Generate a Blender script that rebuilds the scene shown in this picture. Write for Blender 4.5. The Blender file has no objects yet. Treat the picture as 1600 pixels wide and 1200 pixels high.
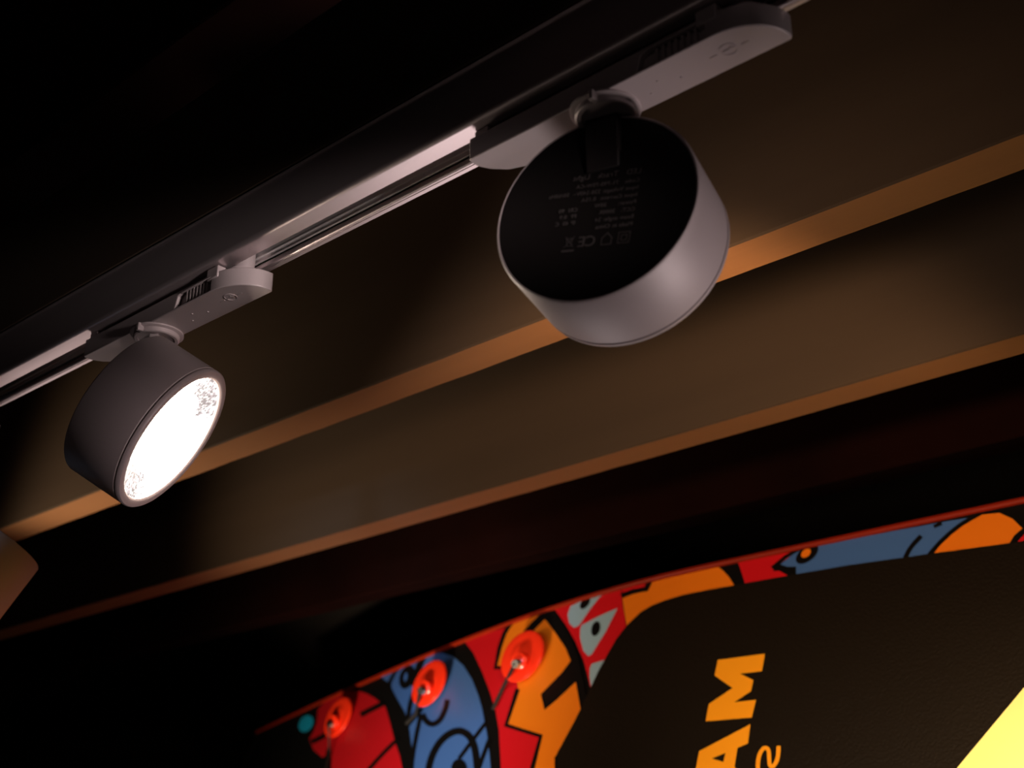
import bpy, bmesh, math, random
from mathutils import Vector, Matrix
PI = math.pi
C = bpy.context.scene.collection
SC = bpy.context.scene
OZ = 2.0            # eye height of the photographer; all z below are relative to it

# ------------------------------------------------------------------ camera
cam_d = bpy.data.cameras.new('camera')
cam = bpy.data.objects.new('camera', cam_d); C.objects.link(cam)
right = Vector((0.7463778, 0.66552249, 0)); up = Vector((0.26315777, -0.2951292, 0.91850244)); fwd = Vector((-0.61128403, 0.68554983, 0.3954153))
m = Matrix((right, up, -fwd)).transposed().to_4x4(); m.translation = (0, 0, OZ)
cam.matrix_world = m
cam_d.sensor_width = 36; cam_d.lens = 36*2000/1600
cam_d.clip_start = .02; cam_d.clip_end = 50
cam_d.dof.use_dof = True; cam_d.dof.focus_distance = .80; cam_d.dof.aperture_fstop = 9.0
SC.camera = cam
# ------------------------------------------------------------------ world, exposure
w = bpy.data.worlds.new('world'); SC.world = w; w.use_nodes = True
w.node_tree.nodes['Background'].inputs[0].default_value = (1, .8, .75, 1)
w.node_tree.nodes['Background'].inputs[1].default_value = 0.004
SC.view_settings.view_transform = 'Standard'; SC.view_settings.look = 'None'
SC.view_settings.exposure = 0; SC.view_settings.gamma = 1; SC.view_settings.use_curve_mapping = False
try:
    SC.cycles.use_denoising = True; SC.cycles.max_bounces = 8; SC.cycles.sample_clamp_indirect = 4
except Exception: pass
# ------------------------------------------------------------------ unseen kiosk lamps, then added fill lights, outside the frame
def lamp_light(name, kind, loc, power, col, size=.05, aim=None, cone=None, blend=.5):
    l = bpy.data.lights.new(name, kind); l.energy = power; l.color = col
    if kind == 'AREA': l.shape = 'DISK'; l.size = size
    else: l.shadow_soft_size = size
    if cone: l.spot_size = math.radians(cone); l.spot_blend = blend
    o = bpy.data.objects.new(name, l); C.objects.link(o); o.location = (loc[0], loc[1], loc[2]+OZ)
    if aim is not None:
        d = Vector(aim)-Vector(loc); o.rotation_euler = d.to_track_quat('-Z', 'Y').to_euler()
    return o
lamp_light('kiosk_lamp', 'SPOT', (.10, .80, .18), 34.0, (1, .80, .45), .03, aim=(-.34, .99, -.06), cone=78, blend=1)
lamp_light('kiosk_lamp_left', 'SPOT', (-.95, .25, -.55), 125.0, (1, .82, .58), .04, aim=(-1.14, 1.05, -.10), cone=52, blend=1)
lamp_light('panel_fill', 'SPOT', (-.12, .78, -.04), 2.6, (1, .80, .48), .02, aim=(-.36, .99, .10), cone=64, blend=1)  # added fill to brighten the logo panel's lower right and yellow stripe
lamp_light('beam_fill_left', 'SPOT', (-1.36, .42, .15), 9.0, (1, .76, .50), .04, aim=(-1.06, .80, .44), cone=74, blend=1)  # added pool of light on the left beams, in place of lamp glow
lamp_light('underside_fill', 'SPOT', (-.75, .80, -.10), 4.6, (1, .84, .82), .16, aim=(-.31, .43, .34), cone=27, blend=.6)  # added narrow fill from below for the near head and its adapter
lamp_light('head_fill_right', 'SPOT', (.15, .75, -.20), 17.0, (1, .84, .82), .05, aim=(-.28, .45, .31), cone=14, blend=.5)  # added fill on the right side of the near head
lamp_light('bezel_fill', 'SPOT', (.15, .55, -.12), 26.0, (1, .82, .80), .04, aim=(-.68, .43, .285), cone=9, blend=.6)  # added narrow fill aimed at the bezel of the lit lamp
lamp_light('adapter_end_fill', 'SPOT', (.12, .33, .20), 27.0, (1, .86, .82), .03, aim=(-.60, .42, .382), cone=8, blend=.8)  # added tight spot for the end face of the lit lamp's adapter
edge_fill = lamp_light('track_edge_fill', 'AREA', (-.7, -.5, -.9), .27, (1, .82, .74), 1.8, aim=(-.7, .43, .38))  # added long area light, gives the highlight along the track edge
edge_fill.data.shape = 'RECTANGLE'; edge_fill.data.size_y = .06
lamp_light('front_fill', 'AREA', (.6, -1.2, .45), .48, (1, .80, .76), .4, aim=(-.5, .43, .33))  # added soft fill for the camera-facing sides of adapters and heads
lamp_light('track_fill_left', 'SPOT', (-1.35, .75, -.05), 3.5, (1, .80, .74), .08, aim=(-.87, .42, .39), cone=15, blend=.7)  # added fill for the track underside at the far left
lamp_light('cool_fill_left', 'SPOT', (-.75, -.6, .10), 30, (.50, .72, 1), .05, aim=(-.96, .40, .22), cone=16, blend=.8)  # added cool fill on the lamp at the left edge
lamp_light('warm_bounce_fill', 'SPOT', (-.70, .80, -.35), 13, (1, .38, .06), .03, aim=(-.93, .42, .25), cone=13, blend=.8)  # added warm spot standing in for bounce off the kiosk

# ------------------------------------------------------------------ materials
def mat(name, col, rough=.5, metal=0., bump=0., bscale=200, spec=.5, emit=None, es=0, var=0., vscale=8, stretch=(1,1,1), coat=0):
    m = bpy.data.materials.new(name); m.use_nodes = True; nt = m.node_tree; b = nt.nodes['Principled BSDF']
    b.inputs['Base Color'].default_value = (*col, 1); b.inputs['Roughness'].default_value = rough
    b.inputs['Metallic'].default_value = metal; b.inputs['Specular IOR Level'].default_value = spec
    if coat: b.inputs['Coat Weight'].default_value = coat
    if emit: b.inputs['Emission Color'].default_value = (*emit, 1); b.inputs['Emission Strength'].default_value = es
    tc = nt.nodes.new('ShaderNodeTexCoord'); mp = nt.nodes.new('ShaderNodeMapping'); mp.inputs['Scale'].default_value = stretch
    nt.links.new(tc.outputs['Object'], mp.inputs[0])
    if bump:
        n = nt.nodes.new('ShaderNodeTexNoise'); n.inputs['Scale'].default_value = bscale; n.inputs['Detail'].default_value = 4
        bp = nt.nodes.new('ShaderNodeBump'); bp.inputs['Strength'].default_value = bump; bp.inputs['Distance'].default_value = .001
        nt.links.new(mp.outputs[0], n.inputs['Vector']); nt.links.new(n.outputs['Fac'], bp.inputs['Height']); nt.links.new(bp.outputs[0], b.inputs['Normal'])
    if var:
        n = nt.nodes.new('ShaderNodeTexNoise'); n.inputs['Scale'].default_value = vscale; n.inputs['Detail'].default_value = 5
        r = nt.nodes.new('ShaderNodeValToRGB'); r.color_ramp.elements[0].position = .3; r.color_ramp.elements[1].position = .7
        r.color_ramp.elements[0].color = (*[c*(1-var) for c in col], 1); r.color_ramp.elements[1].color = (*[min(1, c*(1+var)) for c in col], 1)
        nt.links.new(mp.outputs[0], n.inputs['Vector']); nt.links.new(n.outputs['Fac'], r.inputs[0]); nt.links.new(r.outputs[0], b.inputs['Base Color'])
    return m
M = dict(
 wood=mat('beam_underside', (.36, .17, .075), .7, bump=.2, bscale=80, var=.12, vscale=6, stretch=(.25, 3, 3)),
 darkbeam=mat('dark_red_paint_and_shade', (.007, .0012, .0008), .9, spec=.05, bump=.2, bscale=80, var=.3, vscale=9),  # dark paint of the farthest beam; low light as colour on the nearest
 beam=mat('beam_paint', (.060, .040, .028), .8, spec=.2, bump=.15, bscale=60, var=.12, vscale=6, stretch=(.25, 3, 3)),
 ceil=mat('ceiling_board', (.03, .02, .016), .9, var=.2),
 wall=mat('dark_wall', (.004, .003, .0025), .9, var=.2),
 floor=mat('dark_floor', (.04, .03, .025), .6, var=.2),
 rail=mat('satin_aluminium', (.56, .48, .49), .38, .85, bump=.03, bscale=400, stretch=(.05, 1, 1)),
 railin=mat('bare_aluminium', (.75, .72, .72), .22, 1.),
 channel=mat('channel_aluminium', (.80, .76, .76), .32, .55),
 copper=mat('copper_strip', (.7, .35, .2), .35, 1.),
 slot=mat('black_insulation', (.012, .010, .010), .45),
 plastic=mat('grey_plastic', (.30, .25, .255), .45, .2, bump=.05, bscale=900),
 darkp=mat('black_plastic', (.008, .005, .005), .6),
 body=mat('powder_coat', (.26, .215, .22), .5, .1, bump=.12, bscale=1400),
 plate=mat('black_back_plate', (.005, .0035, .0035), .8, spec=.12, bump=.06, bscale=900),
 ink=mat('grey_ink', (.042, .034, .034), .6),
 reflector=mat('reflector', (.95, .93, .92), .10, 1.),
 led=mat('led_glow_white', (.8, .8, .8), .5, emit=(1, .82, .66), es=50),
 led2=mat('led_glow_warm', (.8, .8, .8), .5, emit=(1, .62, .32), es=12),
 facet=mat('reflector_facet', (.01, .01, .01), .6, 0, emit=(1, .86, .84), es=.45),
 facet3=mat('reflector_facet_mid', (.01, .01, .01), .6, 0, emit=(1, .86, .88), es=.7),
 facet2=mat('reflector_facet_bright', (.01, .01, .01), .6, 0, emit=(1, .95, .92), es=1.1),
 steel=mat('bright_steel', (.8, .78, .76), .2, 1.),
 red=mat('art_red', (.62, .005, .012), .45), orange=mat('art_orange', (.85, .20, .004), .5),
 blue=mat('art_blue', (.055, .145, .42), .45), grey=mat('art_grey_blue', (.30, .45, .58), .45),
 teal=mat('art_teal', (.01, .50, .85), .45), black=mat('art_black', (.0015, .001, .001), .6, spec=.2),
 panel=mat('logo_panel_black', (.007, .0042, .0022), .5, bump=.5, bscale=350, spec=.25),
 yellow=mat('print_yellow', (.95, .80, .30), .5), letter=mat('print_amber', (.95, .36, .006), .5),
 rim=mat('red_edge_trim', (.24, .013, .002), .5, spec=.2), redp=mat('glossy_red_plastic', (.85, .03, .008), .22),
 cord=mat('black_cord', (.008, .006, .006), .6), kiosk=mat('kiosk_black', (.008, .006, .005), .6),
)
# ------------------------------------------------------------------ helpers
def link(name, bm, m, parent=None, smooth=True, bevel=0, seg=2, auto=35, keep=False):
    me = bpy.data.meshes.new(name); bmesh.ops.recalc_face_normals(bm, faces=bm.faces) if not keep else None
    bm.to_mesh(me); bm.free()
    for x in (m if isinstance(m, (list, tuple)) else [m]): me.materials.append(x)
    if smooth:
        for p in me.polygons: p.use_smooth = True
        try: me.set_sharp_from_angle(angle=math.radians(auto))
        except Exception: pass
    o = bpy.data.objects.new(name, me); C.objects.link(o)
    if parent: o.parent = parent
    if bevel:
        b = o.modifiers.new('bevel', 'BEVEL'); b.width = bevel; b.segments = seg; b.limit_method = 'ANGLE'; b.angle_limit = math.radians(40)
    return o
def box(bm, x0, x1, y0, y1, z0, z1, M4=None):
    r = bmesh.ops.create_cube(bm, size=1)['verts']
    for v in r:
        v.co = Vector(((x0+x1)/2+v.co.x*(x1-x0), (y0+y1)/2+v.co.y*(y1-y0), (z0+z1)/2+v.co.z*(z1-z0)))
        if M4 is not None: v.co = M4 @ v.co
    return r
def lathe(bm, prof, n=96, M4=None, close=False):
    rings = []
    for r, z in prof:
        if r < 1e-6: rings.append([bm.verts.new((0, 0, z))])
        else: rings.append([bm.verts.new((r*math.cos(2*PI*i/n), r*math.sin(2*PI*i/n), z)) for i in range(n)])
    prs = list(zip(rings, rings[1:]))
    if close: prs.append((rings[-1], rings[0]))
    for a, b in prs:
        for i in range(n):
            j = (i+1) % n
            if len(a) == 1 and len(b) == 1: continue
            if len(a) == 1: bm.faces.new((a[0], b[i], b[j]))
            elif len(b) == 1: bm.faces.new((a[i], a[j], b[0]))
            else: bm.faces.new((a[i], a[j], b[j], b[i]))
    if M4 is not None:
        for rr in rings:
            for v in rr: v.co = M4 @ v.co
def prism(bm, pts, z0, z1, M4=None):
    a = [bm.verts.new((x, y, z0)) for x, y in pts]; b = [bm.verts.new((x, y, z1)) for x, y in pts]
    bm.faces.new(a); bm.faces.new(b)
    for i in range(len(pts)): j = (i+1) % len(pts); bm.faces.new((a[i], a[j], b[j], b[i]))
    if M4 is not None:
        for v in a+b: v.co = M4 @ v.co
def extrude_x(bm, pts, x0, x1):
    a = [bm.verts.new((x0, y, z)) for y, z in pts]; b = [bm.verts.new((x1, y, z)) for y, z in pts]
    bm.faces.new(a); bm.faces.new(b)
    for i in range(len(pts)): j = (i+1) % len(pts); bm.faces.new((a[i], a[j], b[j], b[i]))
def tube(bm, pts, r, n=10):
    pts = [Vector(p) for p in pts]; rings = []
    for i, p in enumerate(pts):
        t = (pts[min(i+1, len(pts)-1)]-pts[max(i-1, 0)]).normalized()
        a = t.cross(Vector((0, 0, 1)));
        if a.length < .1: a = t.cross(Vector((1, 0, 0)))
        a.normalize(); b = t.cross(a)
        rings.append([bm.verts.new(p+r*(math.cos(2*PI*k/n)*a+math.sin(2*PI*k/n)*b)) for k in range(n)])
    for p, q in zip(rings, rings[1:]):
        for k in range(n): bm.faces.new((p[k], p[(k+1) % n], q[(k+1) % n], q[k]))
    bm.faces.new(rings[0]); bm.faces.new(rings[-1])
def tag(o, label=None, cat=None, group=None, kind=None):
    if label: o['label'] = label
    if cat: o['category'] = cat
    if group: o['group'] = group
    if kind: o['kind'] = kind
    return o
def empty(name, loc, label, cat, group=None):
    o = bpy.data.objects.new(name, None); C.objects.link(o); o.location = loc; o.empty_display_size = .02
    return tag(o, label, cat, group)
def text_mesh(body, size, M4, name):
    cu = bpy.data.curves.new(name, 'FONT'); cu.body = body; cu.size = size; cu.extrude = .00008; cu.resolution_u = 3; cu.space_character = 1.08
    o = bpy.data.objects.new(name, cu); me = bpy.data.meshes.new_from_object(o)
    me.transform(M4); bpy.data.objects.remove(o); bpy.data.curves.remove(cu)
    return me

# ------------------------------------------------------------------ room shell
def slab(name, b, m, kind='structure'):
    bm = bmesh.new(); box(bm, *b); o = link(name, bm, M[m], smooth=False); return tag(o, kind=kind)
CZ = OZ+.635
slab('floor', (-4.1, 3.1, -2.1, 3.3, -.1, 0), 'floor')
slab('ceiling', (-4.1, 3.1, -2.1, 3.3, CZ, CZ+.1), 'ceil')
slab('wall_back', (-4.1, 3.1, 3.2, 3.3, 0, CZ), 'wall')
slab('wall_front', (-4.1, 3.1, -2.1, -2.0, 0, CZ), 'wall')
slab('wall_left', (-4.1, -4.0, -2.0, 3.2, 0, CZ), 'wall')
slab('wall_right', (3.0, 3.1, -2.0, 3.2, 0, CZ), 'wall')

# ------------------------------------------------------------------ beams, each a painted timber with slightly worn arrises
HB = .4228
def beam(y0, y1, label, seed, zb=HB, mats=('beam', 'wood')):
    rnd = random.Random(seed); bm = bmesh.new(); n = 260; x0, x1 = -4.0, 3.0; rings = []
    for i in range(n+1):
        x = x0+(x1-x0)*i/n
        j = lambda s: (rnd.random()-.5)*s
        c = .0014
        rings.append([bm.verts.new((x, y, z+OZ)) for y, z in ((y0, .635), (y0, zb+c), (y0+c+j(.0006), zb), (y1-c+j(.0009), zb), (y1, zb+c), (y1, .635))])
    for a, b in zip(rings, rings[1:]):
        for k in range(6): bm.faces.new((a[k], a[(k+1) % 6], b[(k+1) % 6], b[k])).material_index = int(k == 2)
    bm.faces.new(rings[0]); bm.faces.new(rings[-1])
    return tag(link('ceiling_beam', bm, [M[k] for k in mats], auto=20), label, 'beam', 'parallel beams under the ceiling')
beam(.284, .3217, 'unlit ceiling beam nearest the camera, dim dark red strip at top left of the photo', 1, mats=('darkbeam', 'darkbeam'))  # low light on this beam is put into its near-black colour
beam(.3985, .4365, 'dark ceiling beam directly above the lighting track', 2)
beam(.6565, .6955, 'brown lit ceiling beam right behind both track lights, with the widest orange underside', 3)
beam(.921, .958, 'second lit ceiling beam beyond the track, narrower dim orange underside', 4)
beam(1.137, 1.173, 'farthest dim reddish ceiling beam just above the painted kiosk', 5, mats=('darkbeam', 'darkbeam'))

# ------------------------------------------------------------------ lighting track
tr = empty('lighting_track', (0, .4165, OZ+HB), 'satin grey metal lighting track running along under a dark ceiling beam', 'lighting track')
X0, X1 = -1.9, .42
def prof(p): return [(y-.4165, z-HB) for y, z in p]
outer = [(.400, .4228), (.400, .3895), (.4002, .3884), (.4007, .3876), (.4013, .3870), (.4020, .3866), (.4030, .3865), (.4133, .3865), (.4133, .3885), (.4033, .3885), (.4033, .4195),
         (.4297, .4195), (.4297, .4035), (.4285, .4025), (.4285, .3905), (.4272, .3895), (.4272, .3872), (.4278, .3865), (.4296, .3865), (.4300, .3871), (.4304, .3865), (.4330, .3865), (.4330, .4228)]
bm = bmesh.new(); extrude_x(bm, prof(outer), X0, X1); link('track_profile', bm, M['rail'], tr, auto=50)
bm = bmesh.new(); extrude_x(bm, prof([(.3988, .4228), (.3988, .4219), (.4342, .4219), (.4342, .4228)]), X0, X1); link('mounting_flange', bm, M['railin'], tr, smooth=False)
ins = bmesh.new()
extrude_x(ins, prof([(.4034, .4193), (.4034, .4120), (.4060, .4120), (.4060, .4193)]), X0+.01, X1-.01)
extrude_x(ins, prof([(.4262, .4193), (.4262, .4045), (.4296, .4045), (.4296, .4193)]), X0+.01, X1-.01)
link('insulating_strip', ins, M['slot'], tr, smooth=False)
for y, z in ((.4258, .4095), (.4258, .4145), (.4066, .4150)):
    bm = bmesh.new(); box(bm, X0+.01, X1-.01, y-.0006-.4165, y+.0006-.4165, z-.0006-HB, z+.0006-HB); link('copper_conductor', bm, M['copper'], tr, smooth=False)

bm = bmesh.new(); box(bm, X0+.005, X1-.005, .4276-.4165, .4286-.4165, .3912-HB, .4020-HB); box(bm, X0+.005, X1-.005, .4268-.4165, .4286-.4165, .3955-HB, .3963-HB); box(bm, X0+.005, X1-.005, .4264-.4165, .4286-.4165, .3912-HB, .3920-HB)
link('channel_wall', bm, M['channel'], tr, smooth=False)

# ------------------------------------------------------------------ track lights
def cut(o, cutter_bm):
    me = bpy.data.meshes.new('cutter'); cutter_bm.to_mesh(me); cutter_bm.free()
    c = bpy.data.objects.new('cutter', me); C.objects.link(c); c.parent = o.parent
    b = o.modifiers.new('cut', 'BOOLEAN'); b.object = c; b.operation = 'DIFFERENCE'; b.solver = 'EXACT'
    dg = bpy.context.evaluated_depsgraph_get(); dg.update()
    nm = bpy.data.meshes.new_from_object(o.evaluated_get(dg)); o.modifiers.clear()
    old = o.data; o.data = nm; bpy.data.meshes.remove(old); bpy.data.objects.remove(c)
    for p in o.data.polygons: p.use_smooth = True
    try: o.data.set_sharp_from_angle(angle=math.radians(35))
    except Exception: pass
YC = .4165
def dirn(az, ti): return Vector((math.cos(az)*math.cos(ti), math.sin(az)*math.cos(ti), -math.sin(ti)))
R, K = .052, .024
ZONES = (82, 262)
def track_light(xc, xp, az, ti, label, lens, zp=.3394, printed=True, power=0, pcol=(1, .62, .32), cone=110, swing=0, on=True, H=.045, stemm='plastic'):
    """xc: middle of the adapter, xp: x of the stem, az/ti: where the head points"""
    root = empty('track_light', (xp, YC, OZ+.3865), label, 'spotlight', 'round spotlights on the lighting track')
    T = Matrix.Translation((-xp, -YC, -.3865))          # camera based coordinates -> local of the root
    # --- adapter: long box with a rounded right end and a chamfered left end
    L0, L1 = xc-.0895, xc+.0875; ya, yb = .4055, .4315; zb, zt = .3690, .3815
    pts = [(L0+.0015, ya), (L1-.028, ya)]
    for i in range(1, 15):
        a = -PI/2+ (PI*.5)*i/14
        pts.append((L1-.028+.028*math.cos(a), ya+.0225+.0225*math.sin(a)))
    pts += [(L1, yb-.0012), (L1-.0012, yb), (L0+.030, yb), (L0+.020, yb-.0012), (L0+.010, yb-.005), (L0+.003, yb-.012), (L0, yb-.018), (L0, ya+.0015)]
    bm = bmesh.new(); prism(bm, pts, zb, zt, T)
    body = link('adapter_body', bm, M['plastic'], root)
    cb = bmesh.new(); wx0, wx1 = L1-.068, L1-.030
    prism(cb, [(wx0, zb+.0012), (wx1, zb+.0012), (wx1, zt-.0018), (wx0+.006, zt-.0018), (wx0+.0025, zt-.0035)], 0, .004, T @ Matrix.Translation((0, ya+.0035, 0)) @ Matrix.Rotation(PI/2, 4, 'X'))
    cut(body, cb)
    b = body.modifiers.new('bevel', 'BEVEL'); b.width = .0007; b.segments = 2; b.limit_method = 'ANGLE'; b.angle_limit = math.radians(40)
    bm = bmesh.new()
    for k in range(7):
        x = wx0+.010+k*.0036; box(bm, x, x+.0014, ya+.0012, ya+.0034, zb+.0013, zt-.0019, T)
    link('window_rib', bm, M['plastic'], body, smooth=False)
    bm = bmesh.new(); box(bm, wx0+.0065, wx1, ya-.0008, ya+.001, zt-.0026, zt-.0017, T); link('window_ledge', bm, M['plastic'], body, bevel=.0003)
    bm = bmesh.new(); box(bm, L0+.006, L1-.022, .4146, .4262, zt-.0005, .3990, T); link('track_insert', bm, M['darkp'], root, bevel=.0004)
    bm = bmesh.new(); box(bm, L0+.003, L0+.012, ya+.002, .4262, zt-.0005, .3862, T); link('end_stop', bm, M['plastic'], root, bevel=.0006)
    # --- turning lock at the right end: waist, turret, lever
    bm = bmesh.new(); Tt = T @ Matrix.Translation((L1-.0165, .4198, 0)); lathe(bm, [(0, zt-.001), (.0100, zt-.001), (.0100, .3832), (.0066, .3832), (.0066, .4005), (0, .4005)], 48, Tt)
    link('locking_turret', bm, M['plastic'], root)
    bm = bmesh.new(); box(bm, L1-.0345, L1-.0230, ya-.0006, .4125, .3775, .3858, T); link('locking_lever', bm, M['plastic'], root, bevel=.0008)
    # --- dial with a small arrow under the right end, two moulded pips
    bm = bmesh.new(); Td = T @ Matrix.Translation((L1-.026, .4185, 0))
    lathe(bm, [(.0044, zb+.0002), (.0044, zb-.0003), (.0038, zb-.0003), (.0038, zb+.0002)], 32, Td, close=True)
    prism(bm, [(-.003, -.0005), (.001, -.0005), (.001, -.0015), (.0035, 0), (.001, .0015), (.001, .0005), (-.003, .0005)], zb-.0004, zb+.0002, Td)
    box(bm, -.010, -.0062, -.0004, .0004, zb-.0003, zb+.0002, Td); box(bm, .0062, .010, .0006, .0013, zb-.0003, zb+.0002, Td)
    for dx, dy in ((-.028, .003), (-.038, -.002), (-.046, .004)): lathe(bm, [(0, zb-.0004), (.0006, zb-.0003), (.0008, zb+.0001)], 12, Td @ Matrix.Translation((dx, dy, 0)))
    link('dial_mark', bm, M['plastic'], body)
    # --- raised seat, swivel collar and stop
    bm = bmesh.new(); xs = xp+.006
    Tc = T @ Matrix.Translation((xs, YC+.0020, 0))
    lathe(bm, [(0, zb+.0003), (.0175, zb+.0003), (.0175, zb-.0010), (.0160, zb-.0016), (0, zb-.0016)], 64, Tc); link('collar_seat', bm, M['plastic'], root)
    bm = bmesh.new()
    lathe(bm, [(.0150, zb-.0012), (.0150, zb-.0042), (.0142, zb-.0048), (.0122, zb-.0048), (.0118, zb-.0042), (.0118, zb-.0012)], 64, Tc, close=True)
    lathe(bm, [(0, zb-.0016), (.0119, zb-.0016), (.0119, zb-.0036), (0, zb-.0036)], 48, Tc)
    link('swivel_collar', bm, M['plastic'], root)
    bm = bmesh.new(); box(bm, xs+.0035, xs+.0062, YC-.0162, YC-.0118, zb-.0052, zb+.0004, T); link('swivel_stop', bm, M['plastic'], root, bevel=.0004)
    # --- head
    n = dirn(az, ti); e = (Vector((0, 0, 1))-n*n.z).normalized(); xl = e.cross(n)
    B = Vector((xp, YC, zp))-K*e
    A = Matrix((xl, e, n)).transposed().to_4x4(); A.translation = B; A = T @ A
    # stem: a flat arm that drops from the collar into the slot at the back of the head
    hz = Vector((n.x, n.y, 0)).normalized(); sx = Vector((-hz.y, hz.x, 0))
    S = Matrix((sx, hz, Vector((0, 0, 1)))).transposed().to_4x4(); S.translation = Vector((xp+.004, YC+.001, 0)); S = T @ S
    top = zb-.003; bot = zp-.004
    bm = bmesh.new(); box(bm, -.0085, .0085, -.0008, .0052, bot, top, S); link('stem', bm, M[stemm], root, bevel=.0006)
    # cylinder shell with shadow groove behind the bezel
    bm = bmesh.new()
    lathe(bm, [(.0495, .0008), (.0512, .0002), (R, .0012), (R, H-.0045), (.0514, H-.0041), (.0514, H-.0033), (R, H-.0029), (R, H-.0010), (.0512, H), (.0470, H), (.0457, H-.0010), (.0457, H-.0045), (.0500, H-.0055), (.0500, .0015)], 128, A, close=True)
    link('lamp_housing', bm, M['body'], root, auto=50)
    bm = bmesh.new(); lathe(bm, [(0, .0003), (.0503, .0003), (.0506, .0009), (.0503, .0025), (0, .0025)], 128, A); bp = link('back_plate', bm, M['plate'], root)
    bm = bmesh.new(); box(bm, -.0135, .0036, .0285, .0505, -.0012, .0008, A); tb = link('bracket_tab', bm, M['darkp'], bp, bevel=.0005)
    bm = bmesh.new(); lathe(bm, [(0, -.0018), (.0022, -.0018), (.0030, -.0012), (.0030, 0)], 6, A @ Matrix.Translation((-.005, .043, -.0002))); link('screw', bm, M['ink'], bp)
    # faceted reflector bowl and chip
    bm = bmesh.new(); rg = []; N = 96; NZ = 18
    for k in range(NZ+1):
        t = k/NZ; r = .0130+(.0460-.0130)*t; z = H-.0090+.0065*t**1.6
        rg.append([bm.verts.new(A @ Vector((r*math.cos(2*PI*(i+.5*(k % 2))/N), r*math.sin(2*PI*(i+.5*(k % 2))/N), z))) for i in range(N)])
    for k in range(NZ):
        for i in range(N):
            a, b2 = rg[k][i], rg[k][(i+1) % N]; c, d = rg[k+1][(i+1) % N], rg[k+1][i]
            if k % 2 == 0: bm.faces.new((a, b2, d)); bm.faces.new((b2, c, d))
            else: bm.faces.new((a, b2, c)); bm.faces.new((a, c, d))
    v = [bm.verts.new(A @ Vector((0, 0, H-.0092)))]
    for i in range(N): bm.faces.new((rg[0][i], v[0], rg[0][(i+1) % N]))
    rf = link('reflector', bm, [M['reflector'] if on else M['darkp'], lens, M['facet'], M['facet2'], M['facet3']], root, smooth=False)
    if on:      # lit bowl; only two patches of facets near the edge are dim enough to be told apart
        rnd = random.Random(4); k = 0
        for p in rf.data.polygons:
            v = A.inverted() @ p.center; r = math.hypot(v.x, v.y); t = math.degrees(math.atan2(v.y, v.x)); p.material_index = 1
            for c, wd, r0 in ((ZONES[0], 32, .028), (ZONES[1], 36, .028)):
                dd = abs((t-c+180) % 360-180)
                if dd < wd*(.7+.6*rnd.random()) and r > r0+.004*rnd.random(): p.material_index = rnd.choice((2, 3, 3, 4))
    if power:
        l = bpy.data.lights.new('beam_of_light', 'SPOT'); l.energy = power; l.color = pcol; l.shadow_soft_size = .03; l.spot_size = math.radians(cone); l.spot_blend = .5
        lo = bpy.data.objects.new('beam_of_light', l); C.objects.link(lo); lo.parent = root
        lo.matrix_local = A @ Matrix.Translation((0, 0, H+.002)) @ Matrix.Rotation(swing, 4, 'Y') @ Matrix.Rotation(PI, 4, 'X')
    if printed:
        ang = math.radians(9); parts = []
        F = A @ Matrix.Translation((0, 0, -.00005))
        Fr = F @ Matrix.Rotation(ang, 4, 'Z') @ Matrix.Translation((-.0215, .0158, 0))
        rows = [(0, 0, 'LED   Track   Light', .0042), (.0, -.0048, 'Code:   71-790-75W-CA', .0030), (0, -.0088, 'Input Voltage: 220-240V~  50/60Hz', .0030), (0, -.0128, 'Input Current:  0.15A', .0030),
                (0, -.0168, 'Power:      30W', .0030), (0, -.0208, 'CCT:   3000K', .0030), (0, -.0248, 'Beam angle: 24', .0030), (0, -.0288, 'Made in China', .0030),
                (.0300, -.0178, 'CRI  90', .0030), (.0300, -.0214, 'PF  0.9', .0030), (.0300, -.0250, 'IP 40  C', .0030), (.0175, -.0378, 'C', .0080), (.0228, -.0378, 'E', .0080)]
        meshes = [text_mesh(tx, sz, Fr @ Matrix.Translation((x, y, 0)), 'printed_text') for x, y, tx, sz in rows]
        bm = bmesh.new()
        for me in meshes: bm.from_mesh(me); bpy.data.meshes.remove(me)
        def stroke(p, wd, cl=False):
            p = p+[p[0]] if cl else p
            for a, b2 in zip(p, p[1:]):
                a, b2 = Vector((*a, 0)), Vector((*b2, 0)); t = (b2-a).normalized()*wd/2; q = Vector((-t.y, t.x, 0))
                vs = [bm.verts.new(Fr @ v) for v in (a-t+q, b2+t+q, b2+t-q, a-t-q)]; bm.faces.new(vs)
        yb_ = -.0378; wd = .00035
        stroke([(.0005, yb_), (.0062, yb_), (.0062, yb_+.0058), (.0005, yb_+.0058)], wd, True)
        stroke([(.0020, yb_+.0015), (.0047, yb_+.0015), (.0047, yb_+.0043), (.0020, yb_+.0043)], wd, True)
        stroke([(.0095, yb_), (.0145, yb_), (.0145, yb_+.0035), (.0120, yb_+.0062), (.0095, yb_+.0035)], wd*1.3, True)
        stroke([(.0290, yb_+.0005), (.0335, yb_+.0060)], wd); stroke([(.0335, yb_+.0005), (.0290, yb_+.0060)], wd)
        stroke([(.0296, yb_+.0050), (.0302, yb_+.0010), (.0322, yb_+.0010), (.0330, yb_+.0050)], wd, True); stroke([(.0285, yb_-.0016), (.0342, yb_-.0016)], .0009)
        link('printed_text', bm, M['ink'], bp, smooth=False, keep=True)
    return root
track_light(-.3030, -.3182, 1.8362, .0864, 'larger near track light turned away, showing its black printed back plate', M['led2'], power=8.0, cone=84, swing=.26, stemm='darkp')
track_light(-.6720, -.6969, .7639, .5788, 'switched-on track light facing the camera, its white disc glowing', M['led'])
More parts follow.
